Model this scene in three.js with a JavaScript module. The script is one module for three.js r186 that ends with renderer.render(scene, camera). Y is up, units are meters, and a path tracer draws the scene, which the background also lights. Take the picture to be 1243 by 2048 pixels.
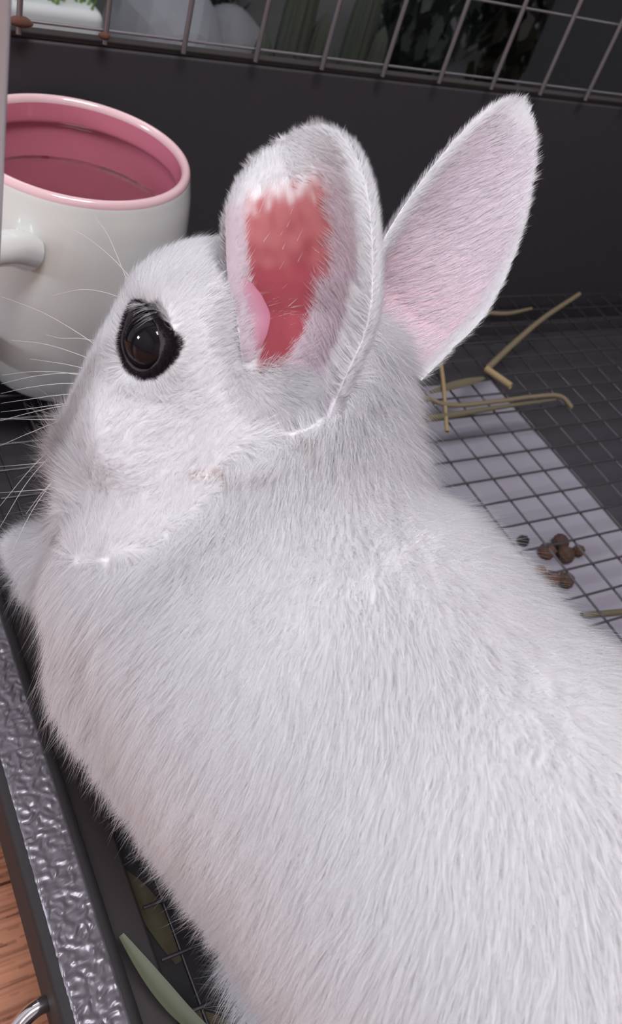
import * as THREE from 'three';
import { mergeGeometries } from 'three/addons/utils/BufferGeometryUtils.js';
import { RoundedBoxGeometry } from 'three/addons/geometries/RoundedBoxGeometry.js';
import { RectAreaLightUniformsLib } from 'three/addons/lights/RectAreaLightUniformsLib.js';
import { createNoise3D } from 'simplex-noise';

// ---------------------------------------------------------------- camera, sky, lights, exposure
const scene = new THREE.Scene();
const renderer = new THREE.WebGLRenderer();
renderer.toneMapping = THREE.LinearToneMapping;
renderer.toneMappingExposure = 1.32;
renderer.shadowMap.enabled = true;
RectAreaLightUniformsLib.init();
const V = (x, y, z) => new THREE.Vector3(x, y, z);
const camera = new THREE.PerspectiveCamera(59.27, 1243 / 2048, 0.01, 60);
camera.position.set(0, 0.36, 0);
camera.quaternion.setFromRotationMatrix(new THREE.Matrix4().makeBasis(V(0.85865, 0.270255, 0.43552), V(0.142353, 0.690532, -0.709155), V(-0.492394, 0.670915, 0.554456)));
camera.focus = 0.335;
camera.userData.fStop = 18;
scene.background = new THREE.Color().setRGB(0.62, 0.66, 0.74);
const CEILING_LIGHT = { x: -0.2, y: 2.37, z: 0.6, w: 1.1, d: 0.5, power: 20 };
const WALL_LIGHT = { x: -1.78, y: 0.62, z: -0.6, w: 0.34, h: 0.24, power: 34 };

// ---------------------------------------------------------------- helpers
function rng(seed) { let s = seed | 0; return () => { s = (s + 0x6d2b79f5) | 0; let t = Math.imul(s ^ (s >>> 15), 1 | s); t = (t + Math.imul(t ^ (t >>> 7), 61 | t)) ^ t; return ((t ^ (t >>> 14)) >>> 0) / 4294967296; }; }
const rand = rng(11);
const noise = createNoise3D(rng(5)), noise2 = createNoise3D(rng(77));
const clamp = THREE.MathUtils.clamp, lerp = THREE.MathUtils.lerp, sstep = (a, b, x) => { const t = clamp((x - a) / (b - a), 0, 1); return t * t * (3 - 2 * t); };
const names = new Map();
function numbered(n) { const k = names.get(n) ?? 0; names.set(n, k + 1); return k ? n + '_' + String(k).padStart(3, '0') : n; }
function lit(m) { m.castShadow = true; m.receiveShadow = true; return m; }
function part(name, geometry, material, parent) { const m = lit(new THREE.Mesh(geometry, material)); m.name = name; parent.add(m); return m; }
function tag(o, label, category, group, kind) { if (label) o.userData.label = label; if (category) o.userData.category = category; if (group) o.userData.group = group; if (kind) o.userData.kind = kind; return o; }
function thing(name, label, category, pos = [0, 0, 0], group) { const g = new THREE.Group(); g.name = numbered(name); g.position.set(...pos); scene.add(g); return tag(g, label, category, group); }
function solo(name, geometry, material, label, category, group, kind) { const m = part(numbered(name), geometry, material, scene); return tag(m, label, category, group, kind); }
function structure(name, geometry, material, label) { const m = part(numbered(name), geometry, material, scene); m.userData.kind = 'structure'; if (label) m.userData.label = label; return m; }
const box = (x0, x1, y0, y1, z0, z1) => { const g = new THREE.BoxGeometry(x1 - x0, y1 - y0, z1 - z0); g.translate((x0 + x1) / 2, (y0 + y1) / 2, (z0 + z1) / 2); return g; };
const rbox = (x0, x1, y0, y1, z0, z1, r, s = 2) => { const g = new RoundedBoxGeometry(x1 - x0, y1 - y0, z1 - z0, s, r); g.translate((x0 + x1) / 2, (y0 + y1) / 2, (z0 + z1) / 2); return g; };
const std = (rgb, roughness = 0.6, metalness = 0, more = {}) => { const m = new THREE.MeshPhysicalMaterial({ roughness, metalness, ...more }); m.color.setRGB(...rgb); return m; };
function tube(points, radius, seg = 40, sides = 8, taper = null) {            // swept round section, radius may vary along it
  const c = new THREE.CatmullRomCurve3(points.map((p) => (p.isVector3 ? p : V(...p))), false, 'centripetal');
  const g = new THREE.TubeGeometry(c, seg, 1, sides, false), p = g.attributes.position;
  for (let i = 0; i <= seg; i++) {
    const at = c.getPointAt(i / seg), r = taper ? radius * taper(i / seg) : radius;
    for (let j = 0; j <= sides; j++) { const k = i * (sides + 1) + j; p.setXYZ(k, at.x + (p.getX(k) - at.x) * r, at.y + (p.getY(k) - at.y) * r, at.z + (p.getZ(k) - at.z) * r); }
  }
  return g;
}
function canvasTexture(w, h, draw, srgb = true) {
  const c = document.createElement('canvas'); c.width = w; c.height = h; draw(c.getContext('2d'), w, h);
  const t = new THREE.CanvasTexture(c); t.wrapS = t.wrapT = THREE.RepeatWrapping; t.magFilter = THREE.LinearFilter; if (srgb) t.colorSpace = THREE.SRGBColorSpace; return t;
}

// ---------------------------------------------------------------- materials
const M = {
  wall: std([0.6, 0.6, 0.64], 0.9), ceiling: std([0.82, 0.82, 0.82], 0.95),
  panel: std([0.034, 0.03, 0.034], 0.55), ledge: std([0.03, 0.022, 0.024], 0.55),
  wire: std([0.17, 0.16, 0.17], 0.26, 0.9), wireBright: std([0.3, 0.28, 0.29], 0.34, 0.8), chrome: std([0.8, 0.79, 0.8], 0.12, 1),
  tray: std([0.05, 0.046, 0.052], 0.4), rust: std([0.11, 0.045, 0.03], 0.9),
  hay: std([0.165, 0.128, 0.075], 0.8), hayTan: std([0.3, 0.22, 0.115], 0.8), hayGreen: std([0.115, 0.098, 0.058], 0.8), leaf: std([0.1, 0.11, 0.068], 0.6),
};

// ---------------------------------------------------------------- the room
{
  const F = -0.1;                                                         // room floor; the cage stands on it
  structure('ceiling', box(-1.9, 2.5, 2.4, 2.5, -0.8, 2.4), M.ceiling);
  structure('wall_left', box(-1.9, -1.8, F, 2.4, -0.8, 2.4), M.wall);
  structure('wall_right', box(2.4, 2.5, F, 2.4, -0.8, 2.4), M.wall);
  structure('wall_front', box(-1.9, 2.5, F, 2.4, 2.4, 2.5), M.wall);
  const wb = structure('wall_back', mergeGeometries([box(-1.9, -0.3, F, 2.4, -0.8, -0.7), box(1.5, 2.5, F, 2.4, -0.8, -0.7), box(-0.3, 1.5, 1.3, 2.4, -0.8, -0.7)]), M.wall);
  const w = new THREE.Group(); w.name = 'window_1'; w.userData.kind = 'structure'; scene.add(w);
  const frame = std([0.05, 0.045, 0.045], 0.5);
  for (const g of [box(-0.3, -0.26, F, 1.3, -0.78, -0.72), box(1.46, 1.5, F, 1.3, -0.78, -0.72), box(-0.26, 1.46, 1.26, 1.3, -0.78, -0.72), box(-0.26, 1.46, F, F + 0.04, -0.78, -0.72)]) part('window_frame', g, frame, w);
  part('pane', box(-0.26, 1.46, F + 0.04, 1.26, -0.7505, -0.7495), std([1, 1, 1], 0.02, 0, { transmission: 1, thickness: 0, ior: 1.5 }), w);
  // planks run along x
  const floor = new THREE.Group(); floor.name = 'floor'; floor.userData.kind = 'structure'; scene.add(floor);
  part('subfloor', box(-1.9, 2.5, F - 0.06, F - 0.012, -0.8, 2.4), std([0.1, 0.05, 0.03], 0.9), floor);
  const grain = (seed, tone) => canvasTexture(1024, 128, (g, W, H) => {
    const r = rng(seed); g.fillStyle = tone; g.fillRect(0, 0, W, H);
    for (let i = 0; i < 420; i++) {
      const y = r() * H, x = r() * W, l = 60 + r() * 260, d = r();
      g.strokeStyle = d < 0.62 ? `rgba(60,24,12,${0.08 + r() * 0.25})` : `rgba(225,150,110,${0.06 + r() * 0.16})`; g.lineWidth = 0.6 + r() * 1.6;
      g.beginPath(); g.moveTo(x, y); g.bezierCurveTo(x + l / 3, y + (r() - 0.5) * 5, x + (2 * l) / 3, y + (r() - 0.5) * 5, x + l, y + (r() - 0.5) * 6); g.stroke();
    }
    for (let i = 0; i < 900; i++) { g.fillStyle = `rgba(50,20,10,${0.15 + r() * 0.3})`; g.fillRect(r() * W, r() * H, 4 + r() * 12, 1); }
  });
  const woods = ['#b87d61', '#b0765a', '#bb8468', '#a87054'].map((t, i) => std([1, 1, 1], 0.42, 0, { map: grain(20 + i, t) }));
  const plank = new THREE.BoxGeometry(0.898, 0.012, 0.0785); plank.translate(0, -0.006, 0);
  const uv = plank.attributes.uv; for (let i = 0; i < uv.count; i++) uv.setXY(i, uv.getX(i) * 1.6, uv.getY(i) * 0.9);
  const rp = rng(9);
  for (let j = 0; j < 38; j++) for (let i = -1; i < 5; i++) {                // the boards round the cage
    const x = -1.45 + i * 0.9 + (j % 3) * 0.3; if (x < -1.4 || x > 2.0) continue;
    const p = part('plank', plank, woods[Math.floor(rp() * 4)], floor); p.position.set(x, F, -0.62 + j * 0.08);
  }
  // ceiling lamp
  const L = CEILING_LIGHT, lamp = thing('ceiling_lamp', 'square white panel lamp fixed flat to the ceiling', 'lamp', [L.x, L.y, L.z]);
  part('lamp_frame', mergeGeometries([box(-L.w / 2 - 0.03, L.w / 2 + 0.03, 0, 0.03, -L.d / 2 - 0.03, L.d / 2 + 0.03)]), std([0.85, 0.85, 0.85], 0.5), lamp);
  part('lamp_diffuser', box(-L.w / 2, L.w / 2, -0.008, -0.001, -L.d / 2, L.d / 2), std([0.9, 0.9, 0.9], 0.6, 0, { emissive: new THREE.Color(1, 0.98, 0.99), emissiveIntensity: 4 }), lamp);
  const Q = WALL_LIGHT, wl = thing('wall_lamp', 'small white rectangular lamp on the wall facing the cage front', 'lamp', [Q.x, Q.y, Q.z]);
  part('lamp_frame', box(-0.02, 0, -Q.h / 2 - 0.02, Q.h / 2 + 0.02, -Q.w / 2 - 0.02, Q.w / 2 + 0.02), std([0.85, 0.85, 0.85], 0.5), wl);
  part('lamp_diffuser', box(0.001, 0.008, -Q.h / 2, Q.h / 2, -Q.w / 2, Q.w / 2), std([0.9, 0.9, 0.9], 0.6, 0, { emissive: new THREE.Color(0.97, 0.98, 1), emissiveIntensity: 6 }), wl);
  const rw = new THREE.RectAreaLight(new THREE.Color(0.87, 0.92, 1), Q.power, Q.w, Q.h); rw.name = 'wall_lamp_light'; rw.position.set(Q.x + 0.012, Q.y, Q.z); rw.lookAt(2, Q.y, Q.z); scene.add(rw);
  const ra = new THREE.RectAreaLight(new THREE.Color(0.955, 0.965, 1), L.power, L.w, L.d); ra.name = 'ceiling_lamp_light'; ra.position.set(L.x, L.y - 0.012, L.z); ra.lookAt(L.x, 0, L.z); scene.add(ra);
}

// ---------------------------------------------------------------- outside the glass
{
  structure('ground', box(-3, 5, -0.2, -0.12, -6, -0.8), std([0.09, 0.085, 0.08], 0.95), 'grey paving outside the glass door');
  structure('fence', box(-3, 5, -0.12, 2.6, -2.6, -2.5), std([0.012, 0.012, 0.013], 0.9), 'dark fence beyond the garden plants');
  const planter = thing('planter', 'white rectangular planter filled with grass outside the glass', 'planter', [0.27, -0.12, -1.02]);
  part('planter_box', rbox(-0.045, 0.075, 0, 0.158, -0.06, 0.06, 0.01), std([0.75, 0.76, 0.75], 0.5), planter);
  const blades = [], rb = rng(31);
  for (let i = 0; i < 260; i++) { const x = -0.035 + rb() * 0.1, z = -0.05 + rb() * 0.1, h = 0.015 + rb() * 0.03; const g = new THREE.ConeGeometry(0.0022, h, 3); g.translate(0, h / 2, 0); g.rotateZ((rb() - 0.5) * 0.9); g.rotateX((rb() - 0.5) * 0.9); g.translate(x, 0.154, z); blades.push(g); }
  tag(part('grass', mergeGeometries(blades), std([0.16, 0.3, 0.06], 0.7), planter), 'short green grass', null, null, 'stuff');
  const rock = (x, y, z, r, sx, sy, c, label) => {
    const g = new THREE.IcosahedronGeometry(r, 5), p = g.attributes.position;
    for (let i = 0; i < p.count; i++) { const k = 1 + 0.08 * noise(p.getX(i) * 12 + x * 9, p.getY(i) * 12, p.getZ(i) * 12); p.setXYZ(i, p.getX(i) * k * sx, p.getY(i) * k * sy, p.getZ(i) * k); }
    g.computeVertexNormals(); g.translate(x, y, z); solo('boulder', g, std(c, 0.7), label, 'boulder', 'garden boulders');
  };
  rock(0.435, -0.025, -1.02, 0.095, 0.72, 1, [0.24, 0.24, 0.26], 'pale grey rounded boulder beside the white planter');
  rock(0.565, -0.055, -1.12, 0.068, 0.8, 1, [0.17, 0.17, 0.18], 'mid grey rounded boulder beside the cactus');
  const cactus = (x, z, h, r, label) => {
    const t = thing('columnar_cactus', label, 'cactus', [x, -0.12, z], 'columnar cacti outside the glass'), m = std([0.06, 0.066, 0.05], 0.8);
    const stem = (dx, dz, hh, rr, y0 = 0) => { const pts = []; for (let i = 0; i <= 14; i++) { const u = i / 14; pts.push(new THREE.Vector2(Math.max(0.0005, rr * Math.sqrt(Math.max(0, 1 - Math.pow(u, 8)))), u * hh)); } const g = new THREE.LatheGeometry(pts, 40), p = g.attributes.position; for (let i = 0; i < p.count; i++) { const a = Math.atan2(p.getZ(i), p.getX(i)), k = 1 + 0.14 * Math.cos(a * 10); p.setX(i, p.getX(i) * k); p.setZ(i, p.getZ(i) * k); } g.computeVertexNormals(); g.translate(dx, y0, dz); return g; };
    part('stem', stem(0, 0, h, r), m, t); part('stem', stem(r * 1.7, 0.01, h * 0.75, r * 0.75), m, t); part('stem', stem(-r * 1.6, -0.015, h * 0.6, r * 0.7), m, t);
  };
  cactus(0.565, -0.96, 0.26, 0.017, 'grey green ribbed cactus cluster next to the mid grey boulder'); cactus(0.67, -0.99, 0.24, 0.015, 'grey green ribbed cactus cluster between two dark shrubs');
  const shrub = (x, z, h, r, c, seed, label) => {
    const t = thing('shrub', label, 'shrub', [x, -0.12, z], 'dark shrubs outside the glass'), q = rng(seed), lv = [];
    part('stem', tube([[0, 0, 0], [0.01, h * 0.5, 0], [0, h * 0.9, 0.01]], 0.012, 10, 6), std([0.03, 0.022, 0.018], 0.9), t);
    const base = new THREE.CircleGeometry(0.016, 5); base.scale(0.55, 1.5, 1); base.translate(0, 0.02, 0);
    for (let i = 0; i < 700; i++) { const u = q(), a = q() * 6.283, rr = r * Math.sqrt(q()) * Math.sin(Math.PI * (0.12 + 0.8 * u)); const g = base.clone(); g.rotateX(-0.9 + q() * 1.5); g.rotateY(a + q()); g.translate(Math.cos(a) * rr, 0.02 + u * h, Math.sin(a) * rr); lv.push(g); }
    tag(part('foliage', mergeGeometries(lv), std(c, 0.7), t), null, null, null, 'stuff');
  };
  shrub(0.66, -1.42, 0.6, 0.14, [0.02, 0.028, 0.021], 3, 'dark green shrub behind the cacti');
  shrub(0.86, -1.13, 0.5, 0.1, [0.018, 0.026, 0.02], 4, 'dark green shrub right beside the cacti');
  shrub(1.08, -1.2, 0.55, 0.1, [0.018, 0.015, 0.008], 6, 'olive brown shrub near the dark fence');
  shrub(1.32, -1.45, 0.6, 0.13, [0.012, 0.012, 0.012], 8, 'almost black shrub near the dark fence');
  shrub(0.34, -1.55, 0.6, 0.16, [0.05, 0.066, 0.05], 12, 'grey green shrub behind the boulders');
  const cm = std([0.011, 0.01, 0.011], 0.6);
  const cabinet = (x, w, h, label) => {
    const c = thing('cabinet', label, 'cabinet', [x, -0.1, -0.69]);
    part('body', rbox(0, w, 0, h, 0, 0.13, 0.004), cm, c);
    for (const k of [0, 1]) { const d = part('door', rbox(0.004 + (k * w) / 2, w / 2 - 0.002 + (k * w) / 2 - 0.002 * k, 0.05, h - 0.01, 0.13, 0.142, 0.003), cm, c); part('knob', new THREE.SphereGeometry(0.008, 16, 12).translate(w / 2 + (k ? 0.03 : -0.03), h * 0.6, 0.15), M.wire, d); }
  };
  cabinet(0.66, 0.78, 0.36, 'low black two door cabinet standing behind the cage');
}

// ---------------------------------------------------------------- the cage
const cage = thing('rabbit_cage', 'dark wire rabbit cage with hammered metal front rail and black back panel', 'cage', [0, 0, 0]);
const ZB = -0.513;
{
  part('back_panel', rbox(0.07, 0.86, -0.085, 0.169, ZB - 0.014, ZB - 0.004, 0.002), M.panel, cage);
  part('panel_edge', rbox(0.07, 0.86, 0.169, 0.1725, ZB - 0.013, ZB - 0.005, 0.001), std([0.03, 0.022, 0.02], 0.7), cage);
  part('side_panel', rbox(0.85, 0.86, -0.085, 0.169, ZB - 0.004, 0.25, 0.002), M.panel, cage);
  const vw = new THREE.CylinderGeometry(0.0016, 0.0016, 0.4, 8); vw.translate(0, 0.2, 0);
  for (let i = 0; i < 16; i++) { const m = part('upright_wire', vw, M.wireBright, cage); m.position.set(0.1377 + i * 0.04694, 0.1735, ZB + 0.0022); }
  const hw = new THREE.CylinderGeometry(0.0009, 0.0009, 0.81, 8); hw.rotateZ(Math.PI / 2);
  for (let i = 0; i < 9; i++) { const m = part('cross_wire', hw, M.wireBright, cage); m.position.set(0.445, 0.1794 + i * 0.0472, ZB - 0.0008); }
  part('rust_spot', tube([[0.132, 0.179, ZB + 0.001], [0.1377, 0.18, ZB + 0.003], [0.145, 0.1785, ZB + 0.001]], 0.003, 10, 7, (t) => Math.sin(Math.PI * (0.1 + 0.8 * t))), M.rust, cage);
  part('rust_spot', tube([[0.181, 0.1775, ZB + 0.001], [0.1845, 0.178, ZB + 0.003], [0.187, 0.178, ZB + 0.001]], 0.0022, 10, 7, (t) => Math.sin(Math.PI * (0.1 + 0.8 * t))), M.rust, cage);
  // front rail: rounded section swept along z, its top face beaten
  const X0 = 0.0522, X1 = 0.0775, YT = 0.02, YB = -0.009, rc = 0.0042, za = -0.6, zb = 0.25;
  const sh = new THREE.Shape(); sh.moveTo(X0, YB); sh.lineTo(X0, YT - rc); sh.quadraticCurveTo(X0, YT, X0 + rc, YT); sh.lineTo(X1 - rc, YT); sh.quadraticCurveTo(X1, YT, X1, YT - rc); sh.lineTo(X1, YB); sh.closePath();
  const core = new THREE.ExtrudeGeometry(sh, { depth: zb - za, bevelEnabled: false, curveSegments: 10 }); core.translate(0, 0, za);
  const railPart = part('front_rail', core, std([0.013, 0.01, 0.012], 0.68), cage);
  const NX = 44, NZ = 1100, pos = [], idx = [], xa = X0 + 0.0036, xb = X1 - 0.0042;
  for (let k = 0; k <= NZ; k++) for (let i = 0; i <= NX; i++) {
    const t = i / NX, x = lerp(xa, xb, t), z = lerp(za, zb, k / NZ), w = sstep(0, 0.07, t) * sstep(1, 0.93, t), wx = x + 0.0022 * noise2(x * 130, 5, z * 130), wz = z + 0.0016 * noise2(x * 130, 9, z * 130);
    const q = noise(wx * 190, 0, wz * 430), q2 = noise(wx * 400, 3, wz * 600); pos.push(x, YT - 0.0002 + w * (0.0008 + 0.00052 * q + 0.00012 * q2), z);
  }
  for (let k = 0; k < NZ; k++) for (let i = 0; i < NX; i++) { const a = k * (NX + 1) + i; idx.push(a, a + NX + 1, a + 1, a + 1, a + NX + 1, a + NX + 2); }
  const beaten = new THREE.BufferGeometry(); beaten.setAttribute('position', new THREE.Float32BufferAttribute(pos, 3)); beaten.setIndex(idx); beaten.computeVertexNormals();
  tag(part('hammered_strip', beaten, std([0.16, 0.145, 0.165], 0.36, 0.55), railPart), 'grey hammered metal finish');
  part('inner_ledge', rbox(0.0775, 0.0948, -0.05, -0.004, -0.53, 0.25, 0.0015), M.ledge, cage);
  part('door_post', mergeGeometries([rbox(0.0535, 0.0606, 0.019, 0.55, -0.242, -0.2305, 0.0015)]), std([0.5, 0.48, 0.5], 0.4, 0.6), cage);
  part('base_frame', rbox(0.082, 0.856, -0.1, -0.085, -0.525, 0.25, 0.002), M.panel, cage);
  part('latch_loop', tube([[0.056, -0.004, -0.094], [0.05, 0.001, -0.094], [0.044, 0.0, -0.0925], [0.037, -0.004, -0.088], [0.033, -0.012, -0.082], [0.034, -0.02, -0.078], [0.045, -0.026, -0.078], [0.056, -0.028, -0.08]], 0.003, 60, 12), M.chrome, cage);
}
solo('tray', mergeGeometries([box(0.097, 0.846, -0.046, -0.044, -0.51, 0.24), box(0.097, 0.099, -0.044, -0.03, -0.51, 0.24), box(0.844, 0.846, -0.044, -0.03, -0.51, 0.24), box(0.097, 0.846, -0.044, -0.03, -0.51, -0.508)]), M.tray, 'dark plastic tray lying under the wire floor grate', 'tray');
{
  const g = new THREE.BoxGeometry(0.33, 0.0004, 0.64, 60, 1, 100), q = g.attributes.position;                // absorbent sheet, lightly rippled
  for (let i = 0; i < q.count; i++) { const x = q.getX(i), z = q.getZ(i); q.setY(i, q.getY(i) + 0.0008 + 0.0007 * noise(x * 14, 2, z * 5) + 0.0003 * noise(x * 60, 4, z * 16)); }
  g.translate(0.368, -0.0432, -0.125); g.computeVertexNormals();
  solo('absorbent_sheet', g, std([0.28, 0.262, 0.305], 0.6), 'lavender grey absorbent sheet spread on the tray under the rabbit', 'sheet');
}
{
  const grate = thing('floor_grate', 'grey welded wire floor grate the rabbit sits on', 'grate', [0, 0, 0]);
  const R = 0.0008, lz = 0.745, lx = 0.755;
  const a = new THREE.CylinderGeometry(R, R, lx, 8); a.rotateZ(Math.PI / 2);
  const b = new THREE.CylinderGeometry(R, R, lz, 8); b.rotateX(Math.PI / 2);
  for (let i = 0; i < 37; i++) { const m = part('cross_wire', a, M.wire, grate); m.position.set(0.0948 + lx / 2, 0, -0.507 + i * 0.0207); }
  for (let i = 0; i < 32; i++) { const m = part('long_wire', b, M.wire, grate); m.position.set(0.1032 + i * 0.02365, -0.0014, -0.509 + lz / 2); }
}

// ---------------------------------------------------------------- the mug
{
  const t = thing('ceramic_mug', 'pearly white ceramic mug with glossy pink inside standing by the back panel', 'mug', [0.1534, 0.0015, -0.4475]);
  const Hm = 0.1445, Rr = 0.0595, P = (r, y) => new THREE.Vector2(r, y);
  const smooth = (pts, n) => new THREE.SplineCurve(pts).getPoints(n);
  const outer = smooth([P(0.036, 0.002), P(0.044, 0.008), P(0.054, 0.035), P(0.0615, 0.075), P(0.0635, 0.105), P(0.0625, 0.125), P(0.0605, 0.137), P(0.0597, Hm - 0.004)], 60);
  part('outer_wall', new THREE.LatheGeometry([P(0, 0), P(0.035, 0), ...outer], 128), std([0.72, 0.71, 0.68], 0.16, 0, { clearcoat: 1, clearcoatRoughness: 0.05, iridescence: 0.35, iridescenceIOR: 1.35, iridescenceThicknessRange: [300, 420] }), t);
  const lip = []; for (let i = 0; i <= 14; i++) { const a = (i / 14) * Math.PI; lip.push(P(Rr - 0.0024 + 0.0026 * Math.cos(a), Hm - 0.004 + 0.0036 * Math.sin(a))); }
  const inner = smooth([P(0.0545, Hm - 0.004), P(0.0543, Hm - 0.012), P(0.0548, Hm - 0.015), P(0.0568, Hm - 0.018), P(0.0575, Hm - 0.03), P(0.057, 0.08), P(0.05, 0.035), P(0.03, 0.01), P(0.001, 0.008)], 80);
  const pink = std([0.62, 0.19, 0.26], 0.14, 0, { clearcoat: 1, clearcoatRoughness: 0.04 });
  part('rim', new THREE.LatheGeometry(lip, 128), std([0.78, 0.52, 0.54], 0.14, 0, { clearcoat: 1, clearcoatRoughness: 0.04 }), t);
  part('inner_wall', new THREE.LatheGeometry(inner, 128), pink, t);
  part('handle', tube([[-0.0365, 0.113, 0.051], [-0.049, 0.119, 0.058], [-0.064, 0.117, 0.063], [-0.075, 0.098, 0.067], [-0.075, 0.075, 0.067], [-0.069, 0.054, 0.05], [-0.054, 0.044, 0.025]], 0.0085, 60, 16, (u) => 1.15 - 0.35 * Math.sin(Math.PI * u)), std([0.72, 0.71, 0.68], 0.14, 0, { clearcoat: 1, clearcoatRoughness: 0.05 }), t);
  const water = new THREE.CylinderGeometry(0.0574, 0.0574, 0.004, 96); water.translate(0.1534, 0.0015 + Hm - 0.038, -0.4475);
  solo('water', water, std([1, 1, 1], 0.0, 0, { transmission: 1, thickness: 0.01, ior: 1.33 }), 'clear water filling the pink lined mug', 'water');
}

// ---------------------------------------------------------------- hay and droppings
{
  const stalk = (pts, r, m, label, taper) => solo('hay_stalk', tube(pts, r, 40, 7, taper), m, label, 'hay', 'hay on the wire floor');
  const y = 0.0034;
  const bent = thing('hay_stalk', 'thick tan hay stalk snapped into a hook', 'hay', [0, 0, 0], 'hay on the wire floor');
  part('long_piece', tube([[0.6289, 0.02, -0.4793], [0.5711, 0.012, -0.4567], [0.52, 0.007, -0.431], [0.4781, 0.0042, -0.4076]], 0.0026, 30, 8, (t) => 0.75 + 0.3 * t), M.hay, bent);
  part('short_piece', tube([[0.477, 0.0042, -0.408], [0.482, 0.0042, -0.396], [0.4862, 0.0042, -0.3851]], 0.0028, 12, 8), M.hayTan, bent);
  stalk([[0.5239, y, -0.4814], [0.5495, y, -0.4777], [0.5841, y, -0.4833]], 0.0022, M.hay, 'short straight hay stalk lying by the back panel', (t) => 1 - 0.4 * t);
  stalk([[0.4518, 0.007, -0.4484], [0.4318, 0.006, -0.4064], [0.398, y, -0.3459]], 0.0017, M.hayTan, 'thin upright hay stalk sticking out beside the rabbit neck', (t) => 1.1 - 0.3 * t);
  stalk([[0.3993, 0.006, -0.3811], [0.4132, 0.0055, -0.3709], [0.4637, 0.006, -0.3683], [0.4946, 0.006, -0.369], [0.5234, 0.006, -0.3654], [0.526, 0.004, -0.3542]], 0.0018, M.hay, 'long wavy hay stalk with a hooked end');
  stalk([[0.3891, y, -0.3615], [0.4116, y, -0.3617], [0.461, y, -0.3646], [0.5185, y, -0.366]], 0.0026, M.hayGreen, 'long straight brownish green hay stalk under the wavy one', (t) => 1.1 - 0.7 * t);
  const blade = (pts, w, m, label, cat, name = 'hay_stalk') => {                // flat folded leaf
    const c = new THREE.CatmullRomCurve3(pts.map((p) => V(...p))), P = [], I = [], N = 30;
    for (let i = 0; i <= N; i++) { const t = i / N, p = c.getPointAt(t), d = c.getTangentAt(t), s = d.clone().cross(V(0, 1, 0)).normalize(), ww = w * Math.sin(Math.PI * (0.12 + 0.8 * t)) * (0.85 + 0.3 * t); for (const k of [-1, -0.5, 0, 0.5, 1]) P.push(p.x + s.x * ww * k, p.y + Math.abs(k) * ww * 0.3, p.z + s.z * ww * k); }
    const L = P.length / 3; for (let i = 0; i < L; i++) P.push(P[i * 3], P[i * 3 + 1] - 0.0003, P[i * 3 + 2]);
    for (let i = 0; i < N; i++) for (let k = 0; k < 4; k++) { const a = i * 5 + k; I.push(a, a + 1, a + 5, a + 1, a + 6, a + 5, L + a, L + a + 5, L + a + 1, L + a + 1, L + a + 5, L + a + 6); }
    const g = new THREE.BufferGeometry(); g.setAttribute('position', new THREE.Float32BufferAttribute(P, 3)); g.setIndex(I); g.computeVertexNormals(); return solo(name, g, m, label, cat, 'hay on the wire floor');
  };
  blade([[0.41, y, -0.3877], [0.4422, y, -0.3932], [0.4692, y, -0.398]], 0.004, M.hayGreen, 'flat green hay blade beside the hooked stalk', 'hay');
  blade([[0.0805, 0.0135, -0.103], [0.0845, 0.0105, -0.0925], [0.089, 0.008, -0.0815], [0.0945, 0.006, -0.0705], [0.104, 0.005, -0.056]], 0.0034, M.leaf, 'broad dry green leaf blade leaning on the front rail', 'hay');
  blade([[0.098, -0.041, -0.15], [0.106, -0.04, -0.13], [0.112, -0.041, -0.1]], 0.005, M.hayGreen, 'green hay blade fallen under the grate by the front rail', 'hay');
  blade([[0.1, -0.041, -0.085], [0.118, -0.04, -0.07], [0.13, -0.041, -0.05]], 0.004, M.hay, 'tan hay blade fallen under the grate by the front rail', 'hay');
  stalk([[0.44, -0.041, -0.205], [0.47, -0.041, -0.2], [0.53, -0.04, -0.19]], 0.0022, M.hayGreen, 'greenish stalk lying on the tray near the droppings');
  const dr = (x, z, r, c, label, seed, yy = 0) => { const g = new THREE.IcosahedronGeometry(r, 4), p = g.attributes.position; for (let i = 0; i < p.count; i++) { const k = 1 + 0.1 * noise(p.getX(i) * 500 + seed, p.getY(i) * 500, p.getZ(i) * 500) + 0.05 * noise(p.getX(i) * 1500, p.getY(i) * 1500 + seed, p.getZ(i) * 1500); p.setXYZ(i, p.getX(i) * k, p.getY(i) * k * 0.92, p.getZ(i) * k); } g.computeVertexNormals(); g.translate(x, -0.0428 + r * 0.92 + yy, z); solo('dropping', g, std(c, 0.85), label, 'dropping', 'droppings on the tray'); };
  const br = 'rough reddish brown dropping in the heap beside the lone black one', bs = 'rough rusty brown dropping in the heap half under the rabbit fur';
  dr(0.4375, -0.272, 0.0042, [0.02, 0.018, 0.02], 'single round black dropping lying apart on the tray', 1);
  dr(0.4487, -0.2583, 0.006, [0.1, 0.046, 0.028], br, 2); dr(0.4659, -0.2633, 0.006, [0.062, 0.028, 0.022], br, 3); dr(0.4612, -0.2517, 0.0063, [0.07, 0.036, 0.026], br, 4); dr(0.4766, -0.2536, 0.0045, [0.085, 0.04, 0.024], br, 5);
  dr(0.4312, -0.244, 0.0046, [0.14, 0.062, 0.034], bs, 6); dr(0.4358, -0.236, 0.0056, [0.11, 0.05, 0.03], bs, 7); dr(0.4455, -0.232, 0.0058, [0.08, 0.042, 0.027], bs, 8);
}

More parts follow.
